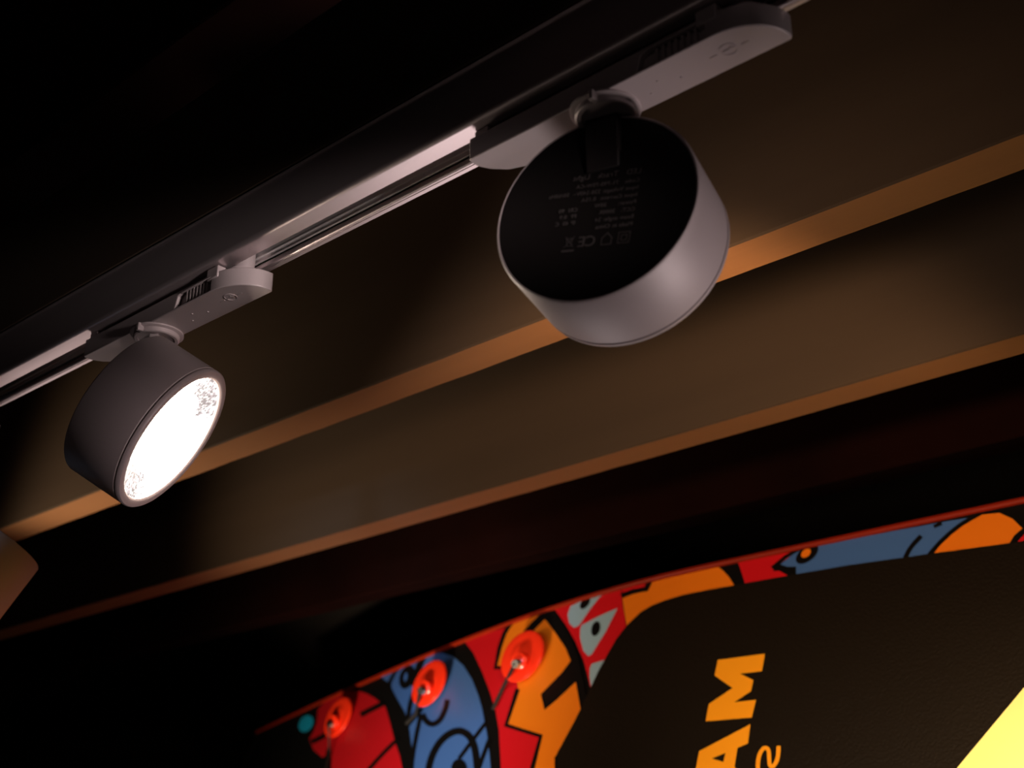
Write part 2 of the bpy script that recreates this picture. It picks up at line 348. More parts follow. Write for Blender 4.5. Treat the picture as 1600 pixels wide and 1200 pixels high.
track_light(-1.015, -.943, -2.18, 1.07, 'partly hidden grey track light cut off by the left edge of the photo', M['led2'], zp=.296, H=.085, printed=False, on=False)
ART = [
 ('red',1,[(-1.655,0.3379),(-1.63,0.3509),(-1.5926,0.3517),(-1.5587,0.3502),(-1.5239,0.3467),(-1.4929,0.3417),(-1.4712,0.3367),(-1.4438,0.3295),(-1.4155,0.3205),(-1.3928,0.3127),(-1.3725,0.3048),(-1.3393,0.2921),(-1.298,0.2624),(-1.2608,0.234),(-1.2494,0.2262),(-1.2239,0.2085),(-1.1973,0.1866),(-1.053,0.0276),(-1.27,0.0314),(-1.468,0.2212),(-1.4821,0.2353),(-1.526,0.26),(-1.5179,0.2444),(-1.5313,0.2445),(-1.5893,0.2633),(-1.6343,0.2862),(-1.6287,0.2976),(-1.6302,0.3118)]),
 ('black',2,[(-1.4186,0.2887),(-1.4162,0.2889),(-1.4114,0.2892),(-1.4042,0.2898),(-1.3948,0.2905),(-1.3853,0.2911),(-1.3758,0.2918),(-1.3662,0.2924),(-1.3566,0.293),(-1.3495,0.2935),(-1.3448,0.2938),(-1.3424,0.2939),(-1.3584,0.3032),(-1.3608,0.3031),(-1.3656,0.3028),(-1.3729,0.3024),(-1.3828,0.3018),(-1.3926,0.3012),(-1.4024,0.3006),(-1.4122,0.3),(-1.4219,0.2993),(-1.4293,0.2988),(-1.4342,0.2985),(-1.4367,0.2983)]),
 ('black',2,[(-1.2547,0.2373),(-1.2568,0.2364),(-1.261,0.2345),(-1.2673,0.2318),(-1.2758,0.2281),(-1.2845,0.2239),(-1.2934,0.2194),(-1.3023,0.2144),(-1.3115,0.2091),(-1.3183,0.2051),(-1.3229,0.2024),(-1.3252,0.201),(-1.3105,0.1958),(-1.3082,0.1972),(-1.3037,0.1999),(-1.2969,0.2038),(-1.288,0.2091),(-1.2793,0.214),(-1.2707,0.2185),(-1.2623,0.2225),(-1.254,0.2262),(-1.2479,0.2289),(-1.2437,0.2308),(-1.2417,0.2317)]),
 ('black',2,[(-1.5619,0.2878),(-1.5634,0.2876),(-1.5665,0.2872),(-1.571,0.2866),(-1.5768,0.2858),(-1.5836,0.2851),(-1.5914,0.2846),(-1.6005,0.2842),(-1.6108,0.284),(-1.6188,0.2838),(-1.6241,0.2837),(-1.6268,0.2836),(-1.6067,0.2739),(-1.6041,0.2739),(-1.5988,0.2741),(-1.5911,0.2743),(-1.5806,0.2746),(-1.5712,0.2751),(-1.5628,0.2757),(-1.5554,0.2764),(-1.5493,0.2773),(-1.5449,0.2779),(-1.542,0.2783),(-1.5405,0.2785)]),
 ('teal',1,[(-1.6493,0.308),(-1.6524,0.3057),(-1.6573,0.3042),(-1.6638,0.3035),(-1.6717,0.3035),(-1.6806,0.3044),(-1.69,0.3061),(-1.6995,0.3084),(-1.7087,0.3114),(-1.717,0.3148),(-1.724,0.3185),(-1.7293,0.3223),(-1.7326,0.326),(-1.7338,0.3294),(-1.7327,0.3323),(-1.7295,0.3346),(-1.7242,0.3361),(-1.7172,0.3368),(-1.7089,0.3366),(-1.6997,0.3356),(-1.69,0.3338),(-1.6805,0.3313),(-1.6716,0.3283),(-1.6637,0.3248),(-1.6571,0.3212),(-1.6522,0.3175),(-1.6492,0.314),(-1.6483,0.3107)]),
 ('blue',1,[(-1.2861,0.3454),(-1.2758,0.3528),(-1.2453,0.3514),(-1.2027,0.3441),(-1.1659,0.332),(-1.126,0.3121),(-1.0879,0.2867),(-1.0571,0.2606),(-1.0381,0.242),(-1.0243,0.2262),(-1.0092,0.2093),(-0.9953,0.1915),(-0.9779,0.1669),(-0.8904,0.023),(-1.0615,0.0256),(-1.168,0.1873),(-1.1871,0.2078),(-1.225,0.245),(-1.2595,0.2716),(-1.3091,0.3002),(-1.3418,0.3198),(-1.3495,0.3278),(-1.3452,0.3433),(-1.3242,0.3489)]),
 ('blue',1,[(-1.4051,0.3477),(-1.3603,0.3456),(-1.3675,0.3333)]),
 ('black',2,[(-1.2681,0.3188),(-1.2684,0.3153),(-1.2702,0.3123),(-1.2733,0.3101),(-1.2776,0.3088),(-1.2828,0.3084),(-1.2888,0.3089),(-1.2953,0.3103),(-1.3019,0.3126),(-1.3084,0.3157),(-1.3143,0.3194),(-1.3195,0.3235),(-1.3235,0.3279),(-1.3262,0.3322),(-1.3275,0.3363),(-1.3271,0.34),(-1.3253,0.3431),(-1.322,0.3453),(-1.3174,0.3466),(-1.3118,0.347),(-1.3056,0.3463),(-1.2989,0.3447),(-1.2922,0.3422),(-1.2859,0.339),(-1.2801,0.3353),(-1.2753,0.3312),(-1.2716,0.327),(-1.2691,0.3227)]),
 ('blue',3,[(-1.2944,0.3265),(-1.2939,0.325),(-1.2937,0.3237),(-1.2939,0.3226),(-1.2945,0.3218),(-1.2953,0.3213),(-1.2965,0.3211),(-1.2979,0.3213),(-1.2994,0.3218),(-1.301,0.3226),(-1.3026,0.3238),(-1.3042,0.3251),(-1.3056,0.3266),(-1.3067,0.3281),(-1.3076,0.3297),(-1.3081,0.3312),(-1.3083,0.3325),(-1.3081,0.3336),(-1.3075,0.3345),(-1.3066,0.335),(-1.3055,0.3351),(-1.3041,0.3349),(-1.3025,0.3344),(-1.3009,0.3335),(-1.2993,0.3324),(-1.2977,0.3311),(-1.2964,0.3296),(-1.2952,0.328)]),
 ('black',2,[(-1.2779,0.3561),(-1.278,0.3553),(-1.2783,0.3537),(-1.2787,0.3513),(-1.2792,0.348),(-1.2795,0.3442),(-1.2794,0.3401),(-1.2789,0.3356),(-1.2782,0.3308),(-1.2779,0.3268),(-1.278,0.3233),(-1.2785,0.3204),(-1.2794,0.3179),(-1.2801,0.316),(-1.2806,0.3147),(-1.2808,0.314),(-1.2556,0.3054),(-1.2554,0.306),(-1.2549,0.3073),(-1.2542,0.3092),(-1.2532,0.3118),(-1.2526,0.3151),(-1.2525,0.3189),(-1.2527,0.3232),(-1.2534,0.3279),(-1.2538,0.3321),(-1.2538,0.336),(-1.2536,0.3393),(-1.2531,0.3424),(-1.2527,0.3447),(-1.2524,0.3463),(-1.2522,0.3471)]),
 ('black',2,[(-1.2306,0.3224),(-1.2321,0.3217),(-1.2351,0.3204),(-1.2396,0.3183),(-1.2458,0.3155),(-1.251,0.3122),(-1.2551,0.3086),(-1.2579,0.3045),(-1.2596,0.3),(-1.2603,0.2951),(-1.26,0.2898),(-1.2588,0.2839),(-1.2566,0.2777),(-1.2541,0.2718),(-1.2512,0.2662),(-1.248,0.2609),(-1.2445,0.256),(-1.2419,0.2524),(-1.2402,0.25),(-1.2393,0.2488),(-1.2238,0.2464),(-1.2246,0.2475),(-1.2263,0.2499),(-1.2288,0.2535),(-1.2321,0.2581),(-1.235,0.263),(-1.2377,0.2683),(-1.24,0.2739),(-1.2419,0.2797),(-1.243,0.2851),(-1.2432,0.29),(-1.2426,0.2945),(-1.2411,0.2985),(-1.2386,0.3021),(-1.235,0.3054),(-1.2304,0.3083),(-1.2246,0.311),(-1.2201,0.3131),(-1.2172,0.3144),(-1.2157,0.3151)]),
 ('black',2,[(-1.2119,0.2704),(-1.2411,0.2525),(-1.2276,0.2469),(-1.199,0.2647)]),
 ('black',2,[(-1.2103,0.2621),(-1.2097,0.2602),(-1.2085,0.2564),(-1.2067,0.2508),(-1.2044,0.2433),(-1.2019,0.2358),(-1.1993,0.2284),(-1.1965,0.221),(-1.1936,0.2137),(-1.1901,0.2062),(-1.1862,0.1987),(-1.1819,0.1911),(-1.1772,0.1834),(-1.1737,0.1778),(-1.1713,0.1741),(-1.1702,0.1722),(-1.1573,0.1705),(-1.1584,0.1724),(-1.1607,0.1761),(-1.1641,0.1816),(-1.1686,0.1891),(-1.1728,0.1965),(-1.1764,0.2039),(-1.1797,0.2111),(-1.1825,0.2182),(-1.1851,0.2255),(-1.1877,0.2328),(-1.19,0.2401),(-1.1923,0.2474),(-1.1939,0.253),(-1.1951,0.2568),(-1.1956,0.2586)]),
 ('black',2,[(-1.2044,0.2592),(-1.2032,0.2584),(-1.2008,0.2568),(-1.1973,0.2544),(-1.1922,0.2508),(-1.186,0.2472),(-1.1791,0.244),(-1.1718,0.241),(-1.1637,0.2384),(-1.1556,0.2366),(-1.1483,0.2359),(-1.142,0.2361),(-1.1367,0.2373),(-1.1326,0.2391),(-1.1296,0.2417),(-1.1277,0.2449),(-1.1267,0.2486),(-1.1263,0.2521),(-1.1262,0.2555),(-1.1266,0.2588),(-1.1274,0.2619),(-1.128,0.2642),(-1.1284,0.2657),(-1.1286,0.2664),(-1.1449,0.2705),(-1.1447,0.2698),(-1.1443,0.2682),(-1.1437,0.266),(-1.1429,0.2631),(-1.1425,0.2601),(-1.1425,0.257),(-1.143,0.2537),(-1.1438,0.2503),(-1.1453,0.2478),(-1.1475,0.2459),(-1.1504,0.2446),(-1.1538,0.2439),(-1.1571,0.2438),(-1.1602,0.2441),(-1.1635,0.2449),(-1.1679,0.2464),(-1.1722,0.2481),(-1.1762,0.25),(-1.18,0.2522),(-1.184,0.2551),(-1.1875,0.2575),(-1.1898,0.2591),(-1.1909,0.2599)]),
 ('black',2,[(-1.1085,0.1653),(-1.1092,0.1667),(-1.1104,0.1697),(-1.1124,0.1741),(-1.1149,0.1799),(-1.1164,0.1852),(-1.1169,0.1904),(-1.1166,0.1952),(-1.1152,0.1997),(-1.1131,0.2038),(-1.1103,0.2072),(-1.1069,0.21),(-1.1027,0.2123),(-1.0981,0.2141),(-1.0931,0.2154),(-1.0878,0.2163),(-1.0824,0.2167),(-1.0773,0.2165),(-1.0723,0.2158),(-1.067,0.2145),(-1.0614,0.2126),(-1.0559,0.2103),(-1.0506,0.2076),(-1.0455,0.2044),(-1.0405,0.2007),(-1.0355,0.1963),(-1.0305,0.1914),(-1.0256,0.1858),(-1.0208,0.1796),(-1.0166,0.174),(-1.013,0.169),(-1.0101,0.1647),(-1.0077,0.161),(-1.0059,0.1582),(-1.0047,0.1563),(-1.0041,0.1554),(-0.9894,0.1542),(-0.99,0.1551),(-0.9912,0.157),(-0.9929,0.1598),(-0.9952,0.1636),(-0.9982,0.168),(-1.0017,0.173),(-1.0059,0.1787),(-1.0107,0.1851),(-1.0159,0.1912),(-1.0214,0.1969),(-1.0273,0.2021),(-1.0337,0.2069),(-1.0408,0.2113),(-1.0486,0.2154),(-1.057,0.219),(-1.0662,0.2221),(-1.0755,0.2245),(-1.0845,0.2258),(-1.0931,0.2262),(-1.1009,0.2257),(-1.1079,0.2246),(-1.1143,0.223),(-1.12,0.2208),(-1.1251,0.218),(-1.1294,0.2146),(-1.1327,0.2106),(-1.1351,0.206),(-1.1366,0.2008),(-1.137,0.1953),(-1.1363,0.1895),(-1.1345,0.1834),(-1.1318,0.1772),(-1.1297,0.1727),(-1.1284,0.1697),(-1.1277,0.1683)]),
 ('black',2,[(-1.0227,0.2245),(-1.0238,0.2234),(-1.026,0.2212),(-1.0293,0.218),(-1.0337,0.2137),(-1.0383,0.2093),(-1.0429,0.2046),(-1.0476,0.1998),(-1.0524,0.1947),(-1.056,0.191),(-1.0584,0.1885),(-1.0596,0.1872),(-1.0497,0.1833),(-1.0486,0.1846),(-1.0462,0.187),(-1.0426,0.1908),(-1.0379,0.1957),(-1.0333,0.2005),(-1.0287,0.2052),(-1.0243,0.2096),(-1.0199,0.2139),(-1.0166,0.2171),(-1.0144,0.2192),(-1.0134,0.2203)]),
 ('black',2,[(-1.0037,0.2014),(-1.0038,0.2004),(-1.0041,0.1985),(-1.0045,0.1957),(-1.005,0.192),(-1.0055,0.188),(-1.006,0.1838),(-1.0063,0.1794),(-1.0067,0.1747),(-1.0069,0.1713),(-1.0071,0.169),(-1.0072,0.1679),(-0.9972,0.1653),(-0.9972,0.1664),(-0.997,0.1687),(-0.9967,0.1721),(-0.9964,0.1767),(-0.996,0.181),(-0.9955,0.1851),(-0.9951,0.1891),(-0.9945,0.1928),(-0.9941,0.1956),(-0.9938,0.1974),(-0.9937,0.1984)]),
 ('black',2,[(-1.0283,0.1707),(-1.0271,0.1681),(-1.0269,0.1657),(-1.0277,0.1637),(-1.0295,0.1621),(-1.0321,0.161),(-1.0354,0.1605),(-1.0393,0.1607),(-1.0436,0.1614),(-1.0481,0.1626),(-1.0526,0.1644),(-1.0569,0.1667),(-1.0606,0.1692),(-1.0637,0.1719),(-1.066,0.1747),(-1.0673,0.1774),(-1.0675,0.1799),(-1.0667,0.182),(-1.0648,0.1836),(-1.0621,0.1847),(-1.0586,0.1851),(-1.0545,0.1849),(-1.05,0.1841),(-1.0454,0.1828),(-1.041,0.1809),(-1.0368,0.1787),(-1.0332,0.1761),(-1.0303,0.1734)]),
 ('red',1,[(-1.1466,0.3493),(-1.1249,0.3518),(-1.087,0.3505),(-1.0368,0.3478),(-0.9625,0.3503),(-0.8979,0.2912),(-0.8807,0.2368),(-0.8931,0.1896),(-0.8605,0.0415),(-0.8874,0.0422),(-0.9569,0.1647),(-0.9842,0.2092),(-1.0046,0.2345),(-1.0327,0.2622),(-1.067,0.2924),(-1.1087,0.3257)]),
 ('orange',2,[(-1.0396,0.3375),(-1.0348,0.344),(-1.0229,0.3527),(-0.9748,0.351),(-0.9512,0.3383),(-0.9236,0.314),(-0.8979,0.2912),(-0.8818,0.2735),(-0.8617,0.244),(-0.84,0.2085),(-0.8502,0.1784),(-0.865,0.1662),(-0.8111,0.0402),(-0.8767,0.0419),(-0.8956,0.1585),(-0.8982,0.1926),(-0.9685,0.2148),(-0.9678,0.2536),(-0.9804,0.2699),(-0.9955,0.2875),(-1.0354,0.2952),(-1.039,0.3179)]),
 ('black',3,[(-1.0393,0.3512),(-1.0463,0.3401),(-1.0476,0.3222),(-1.0393,0.2906),(-0.9912,0.2829),(-0.9949,0.2886),(-1.0328,0.2925),(-1.0365,0.3187),(-1.0353,0.3355),(-1.0285,0.346)]),
 ('black',3,[(-0.9749,0.2564),(-0.975,0.2123),(-0.9007,0.1908),(-0.901,0.1596),(-0.9009,0.1458),(-0.8928,0.1438),(-0.8928,0.1576),(-0.8951,0.1927),(-0.9678,0.2136),(-0.9649,0.2532)]),
 ('black',3,[(-1.1117,0.3477),(-1.1089,0.3476),(-1.1035,0.3475),(-1.0955,0.3473),(-1.085,0.3471),(-1.0744,0.3469),(-1.0637,0.3465),(-1.0529,0.3461),(-1.042,0.3456),(-1.034,0.3453),(-1.0287,0.3451),(-1.0261,0.345),(-1.0305,0.3497),(-1.0331,0.3498),(-1.0384,0.3501),(-1.0466,0.3504),(-1.0576,0.3509),(-1.0685,0.3514),(-1.0794,0.3518),(-1.0902,0.3521),(-1.1009,0.3523),(-1.109,0.3525),(-1.1145,0.3527),(-1.1172,0.3527)]),
 ('black',3,[(-0.965,0.3512),(-0.9839,0.3397),(-1.0021,0.3261),(-0.9864,0.3169),(-0.9688,0.3303),(-0.9507,0.3416)]),
 ('black',3,[(-0.881,0.2745),(-0.8911,0.2621),(-0.9198,0.241),(-0.9044,0.2211),(-0.8858,0.2309),(-0.8627,0.2466),(-0.8595,0.257)]),
 ('black',3,[(-0.9758,0.3532),(-0.9431,0.346),(-0.9176,0.3257),(-0.8922,0.3025),(-0.8731,0.2797),(-0.8505,0.2456),(-0.8331,0.2171),(-0.8213,0.1967),(-0.8465,0.175),(-0.8393,0.2084),(-0.8624,0.2457),(-0.8818,0.2735),(-0.8979,0.2912),(-0.9227,0.312),(-0.9507,0.334),(-0.9673,0.3446)]),
 ('red',1,[(-0.9477,0.3518),(-0.9018,0.3528),(-0.8518,0.3513),(-0.8295,0.3507),(-0.8246,0.3388),(-0.804,0.2973),(-0.8197,0.2702),(-0.8237,0.2639),(-0.8336,0.2326),(-0.8392,0.2395),(-0.8468,0.2513),(-0.8606,0.2708),(-0.8848,0.2976),(-0.9121,0.323),(-0.9316,0.3391)]),
 ('grey',2,[(-0.9112,0.3452),(-0.8833,0.3487),(-0.849,0.3499),(-0.8611,0.3456),(-0.871,0.335),(-0.8849,0.3159),(-0.8926,0.3144),(-0.9043,0.3223),(-0.9126,0.3351)]),
 ('grey',2,[(-0.8804,0.3153),(-0.8523,0.3211),(-0.8258,0.3249),(-0.8355,0.2983),(-0.849,0.2751),(-0.8541,0.2741),(-0.8651,0.2827),(-0.8766,0.2994),(-0.8807,0.3101)]),
 ('grey',2,[(-0.8444,0.2637),(-0.8232,0.2653),(-0.8277,0.2514),(-0.8339,0.2334),(-0.8427,0.2492),(-0.8457,0.2589)]),
 ('black',3,[(-0.8782,0.3389),(-0.8795,0.3377),(-0.8811,0.3368),(-0.8828,0.3362),(-0.8847,0.336),(-0.8865,0.3361),(-0.8883,0.3366),(-0.8898,0.3373),(-0.8912,0.3384),(-0.8922,0.3397),(-0.8928,0.3411),(-0.893,0.3427),(-0.8928,0.3443),(-0.8922,0.3458),(-0.8912,0.3472),(-0.8899,0.3483),(-0.8883,0.3492),(-0.8865,0.3498),(-0.8846,0.35),(-0.8828,0.3499),(-0.881,0.3494),(-0.8795,0.3487),(-0.8782,0.3476),(-0.8772,0.3463),(-0.8766,0.3448),(-0.8764,0.3433),(-0.8766,0.3417),(-0.8773,0.3402)]),
 ('black',3,[(-0.8454,0.3029),(-0.8456,0.3011),(-0.8461,0.2995),(-0.8469,0.2982),(-0.8481,0.2973),(-0.8495,0.2967),(-0.8511,0.2967),(-0.8528,0.297),(-0.8545,0.2978),(-0.8561,0.299),(-0.8576,0.3005),(-0.8589,0.3023),(-0.8598,0.3043),(-0.8605,0.3063),(-0.8607,0.3083),(-0.8606,0.3102),(-0.86,0.3118),(-0.8592,0.3131),(-0.858,0.3141),(-0.8565,0.3146),(-0.8549,0.3146),(-0.8532,0.3142),(-0.8515,0.3134),(-0.8498,0.3122),(-0.8484,0.3107),(-0.8472,0.3089),(-0.8462,0.3069),(-0.8456,0.3049)]),
 ('orange',1,[(-0.8227,0.3364),(-0.8069,0.3393),(-0.7861,0.337),(-0.7828,0.3497),(-0.7515,0.3509),(-0.7071,0.3521),(-0.6959,0.3478),(-0.6879,0.3414),(-0.6795,0.3327),(-0.6705,0.3209),(-0.7256,0.3193),(-0.7524,0.3188),(-0.765,0.3172),(-0.7792,0.3135),(-0.7892,0.3073),(-0.8028,0.2968)]),
 ('black',2,[(-0.8223,0.336),(-0.8055,0.3379),(-0.7843,0.3372),(-0.7813,0.3483),(-0.7886,0.3519),(-0.7897,0.343),(-0.8094,0.3442),(-0.827,0.3423)]),
 ('red',1,[(-0.828,0.3492),(-0.7912,0.348),(-0.7919,0.3433),(-0.825,0.3436)]),
 ('red',1,[(-0.6719,0.3486),(-0.6029,0.3506),(-0.5946,0.351),(-0.6275,0.333),(-0.6086,0.32),(-0.6574,0.3195)]),
 ('blue',1,[(-0.6016,0.3487),(-0.582,0.3498),(-0.5219,0.3471),(-0.4618,0.3458),(-0.4226,0.3441),(-0.4381,0.3385),(-0.4535,0.3273),(-0.4643,0.3151),(-0.5379,0.3169),(-0.6001,0.319),(-0.6035,0.3272),(-0.6205,0.3353)]),
 ('black',2,[(-0.6268,0.3289),(-0.603,0.325),(-0.6046,0.3175),(-0.5999,0.316),(-0.6018,0.329),(-0.6277,0.3336)]),
 ('black',2,[(-0.6277,0.3312),(-0.615,0.3404),(-0.5973,0.3478),(-0.5998,0.3516),(-0.6177,0.3441),(-0.6308,0.3346)]),
 ('black',2,[(-0.581,0.3475),(-0.58,0.3457),(-0.5795,0.3436),(-0.5797,0.3414),(-0.5804,0.3391),(-0.5816,0.337),(-0.5834,0.335),(-0.5855,0.3333),(-0.588,0.332),(-0.5906,0.3311),(-0.5933,0.3307),(-0.5958,0.3308),(-0.5982,0.3313),(-0.6002,0.3324),(-0.6018,0.3339),(-0.6029,0.3357),(-0.6034,0.3378),(-0.6033,0.34),(-0.6026,0.3423),(-0.6013,0.3445),(-0.5996,0.3465),(-0.5974,0.3482),(-0.5949,0.3495),(-0.5923,0.3504),(-0.5896,0.3508),(-0.587,0.3507),(-0.5846,0.3501),(-0.5826,0.349)]),
 ('orange',3,[(-0.5881,0.3445),(-0.5876,0.3436),(-0.5873,0.3426),(-0.5873,0.3415),(-0.5875,0.3405),(-0.588,0.3395),(-0.5887,0.3386),(-0.5896,0.3378),(-0.5907,0.3373),(-0.5918,0.3369),(-0.593,0.3368),(-0.5942,0.337),(-0.5953,0.3373),(-0.5963,0.3379),(-0.597,0.3386),(-0.5976,0.3395),(-0.5979,0.3405),(-0.5979,0.3416),(-0.5977,0.3427),(-0.5972,0.3437),(-0.5965,0.3446),(-0.5956,0.3453),(-0.5945,0.3459),(-0.5933,0.3462),(-0.5921,0.3463),(-0.5909,0.3462),(-0.5899,0.3458),(-0.5889,0.3452)]),
 ('black',2,[(-0.4747,0.337),(-0.4753,0.3364),(-0.4764,0.3353),(-0.4782,0.3335),(-0.4806,0.3311),(-0.4827,0.3286),(-0.4846,0.3259),(-0.4862,0.3232),(-0.4875,0.3205),(-0.4884,0.3185),(-0.489,0.3172),(-0.4894,0.3165),(-0.4852,0.3135),(-0.4849,0.3141),(-0.4843,0.3154),(-0.4834,0.3174),(-0.4821,0.32),(-0.4807,0.3225),(-0.479,0.3249),(-0.477,0.3272),(-0.4747,0.3295),(-0.4729,0.3312),(-0.4718,0.3324),(-0.4712,0.333)]),
 ('black',2,[(-0.4605,0.3405),(-0.4529,0.3421),(-0.4543,0.3458),(-0.462,0.3441)]),
 ('orange',1,[(-0.4166,0.3447),(-0.4002,0.3428),(-0.3882,0.3339),(-0.3785,0.3222),(-0.3838,0.3159),(-0.3878,0.3097),(-0.4598,0.3141),(-0.4532,0.3224),(-0.443,0.3308),(-0.4311,0.3388)]),
 ('black',2,[(-0.4185,0.3482),(-0.4193,0.3478),(-0.421,0.3472),(-0.4236,0.3462),(-0.4271,0.3449),(-0.4305,0.3434),(-0.4337,0.3419),(-0.4369,0.3402),(-0.44,0.3384),(-0.443,0.3364),(-0.446,0.3343),(-0.449,0.3319),(-0.4521,0.3293),(-0.4549,0.3268),(-0.4576,0.3241),(-0.46,0.3215),(-0.4624,0.3188),(-0.4641,0.3168),(-0.4652,0.3155),(-0.4658,0.3148),(-0.4625,0.3114),(-0.462,0.3121),(-0.4608,0.3134),(-0.4591,0.3154),(-0.4569,0.318),(-0.4545,0.3206),(-0.4519,0.3231),(-0.4491,0.3256),(-0.4462,0.3281),(-0.4433,0.3304),(-0.4404,0.3325),(-0.4374,0.3344),(-0.4345,0.3361),(-0.4315,0.3378),(-0.4283,0.3393),(-0.425,0.3407),(-0.4216,0.342),(-0.4191,0.3429),(-0.4174,0.3436),(-0.4165,0.3439)]),
 ('black',2,[(-0.4009,0.3429),(-0.3893,0.3352),(-0.3791,0.322),(-0.386,0.3168),(-0.3901,0.31),(-0.387,0.3072),(-0.3832,0.3136),(-0.3756,0.3219),(-0.3873,0.3382),(-0.3997,0.3466)]),
 ('red',1,[(-0.3837,0.31),(-0.3781,0.3156),(-0.37,0.3222),(-0.3619,0.3102),(-0.3715,0.3092)]),
 ('blue',1,[(-0.3717,0.3338),(-0.2995,0.3315),(-0.2708,0.3156),(-0.3461,0.3113),(-0.3651,0.3229)]),
 ('panel',0,[(-0.6645,0.3205),(-0.6996,0.3212),(-0.7314,0.3213),(-0.7561,0.3194),(-0.7727,0.3166),(-0.7865,0.3118),(-0.8029,0.2994),(-0.8136,0.286),(-0.8204,0.2719),(-0.8286,0.254),(-0.835,0.2339),(-0.8403,0.2167),(-0.8462,0.2011),(-0.8568,0.1776),(-0.8609,0.1681),(-0.8408,0.1279),(-0.7961,0.0217),(-0.4627,-0.0648),(-0.1332,-0.0745),(-0.0613,0.3018),(-0.3244,0.3063),(-0.378,0.3081),(-0.4652,0.3136),(-0.5471,0.3182),(-0.6034,0.3195)]),
 ('yellow',0,[(-0.4256,0.1189),(-0.3763,0.1751),(-0.3362,0.2203),(-0.2957,0.2605),(-0.2919,0.052),(-0.4779,0.0591)]),
 ('M',0,[(-0.6719,0.2409),(-0.6197,0.2398),(-0.6198,0.2227),(-0.6357,0.2229),(-0.6434,0.2233),(-0.6276,0.215),(-0.6281,0.2043),(-0.6443,0.1957),(-0.6319,0.1955),(-0.621,0.1952),(-0.6227,0.1788),(-0.6725,0.1805),(-0.6726,0.1972),(-0.6492,0.2099),(-0.6722,0.2252)]),
 ('A',0,[(-0.6229,0.1727),(-0.6222,0.1551),(-0.6323,0.152),(-0.6322,0.1349),(-0.6241,0.1303),(-0.6219,0.1124),(-0.6761,0.1343),(-0.6734,0.1376),(-0.6733,0.1527)]),
 ('Ain',0,[(-0.6578,0.1447),(-0.6443,0.1485),(-0.6447,0.1404)]),
 ('S',0,[(-0.6027,0.1265),(-0.6029,0.1269),(-0.6034,0.1277),(-0.6041,0.1289),(-0.6049,0.1303),(-0.6055,0.1319),(-0.606,0.1339),(-0.6063,0.1363),(-0.6064,0.139),(-0.6063,0.1413),(-0.6059,0.1433),(-0.6053,0.1451),(-0.6045,0.1465),(-0.6037,0.1473),(-0.6031,0.1476),(-0.6028,0.1476),(-0.6024,0.1475),(-0.602,0.1472),(-0.6016,0.1465),(-0.601,0.1453),(-0.6006,0.1435),(-0.6002,0.1416),(-0.5997,0.1397),(-0.5993,0.1378),(-0.5988,0.1358),(-0.5981,0.134),(-0.5971,0.1325),(-0.5955,0.1311),(-0.5934,0.1304),(-0.5914,0.1307),(-0.5901,0.1317),(-0.589,0.1332),(-0.5881,0.1351),(-0.5875,0.1373),(-0.5872,0.1398),(-0.5872,0.1425),(-0.5875,0.1454),(-0.5877,0.1475),(-0.5879,0.1489),(-0.5879,0.1496),(-0.5921,0.1502),(-0.592,0.1495),(-0.5919,0.1481),(-0.5917,0.1459),(-0.5914,0.1432),(-0.5914,0.1408),(-0.5916,0.1387),(-0.5921,0.1369),(-0.5928,0.1354),(-0.5935,0.1344),(-0.594,0.134),(-0.5939,0.134),(-0.5938,0.134),(-0.594,0.1341),(-0.5944,0.1347),(-0.5948,0.1359),(-0.5952,0.1376),(-0.5956,0.1395),(-0.596,0.1414),(-0.5965,0.1433),(-0.597,0.1454),(-0.5978,0.1474),(-0.5991,0.1491),(-0.6009,0.1505),(-0.6031,0.1513),(-0.6053,0.1512),(-0.607,0.1503),(-0.6082,0.149),(-0.6093,0.1471),(-0.6101,0.145),(-0.6105,0.1426),(-0.6107,0.1399),(-0.6105,0.1369),(-0.6102,0.1343),(-0.6096,0.1319),(-0.6088,0.1297),(-0.6077,0.1279),(-0.607,0.1267),(-0.6066,0.1259),(-0.6063,0.1255)]),
]
DISCS = [(-1.4871, 0.2933), (-1.18, 0.2917), (-0.9603, 0.2865)]
CORDS = [[(-1.4872, 0.2441), (-1.4684, 0.2074)], [(-1.2084, 0.2595), (-1.2287, 0.2497)], [(-0.9968, 0.2572), (-1.0042, 0.234)]]
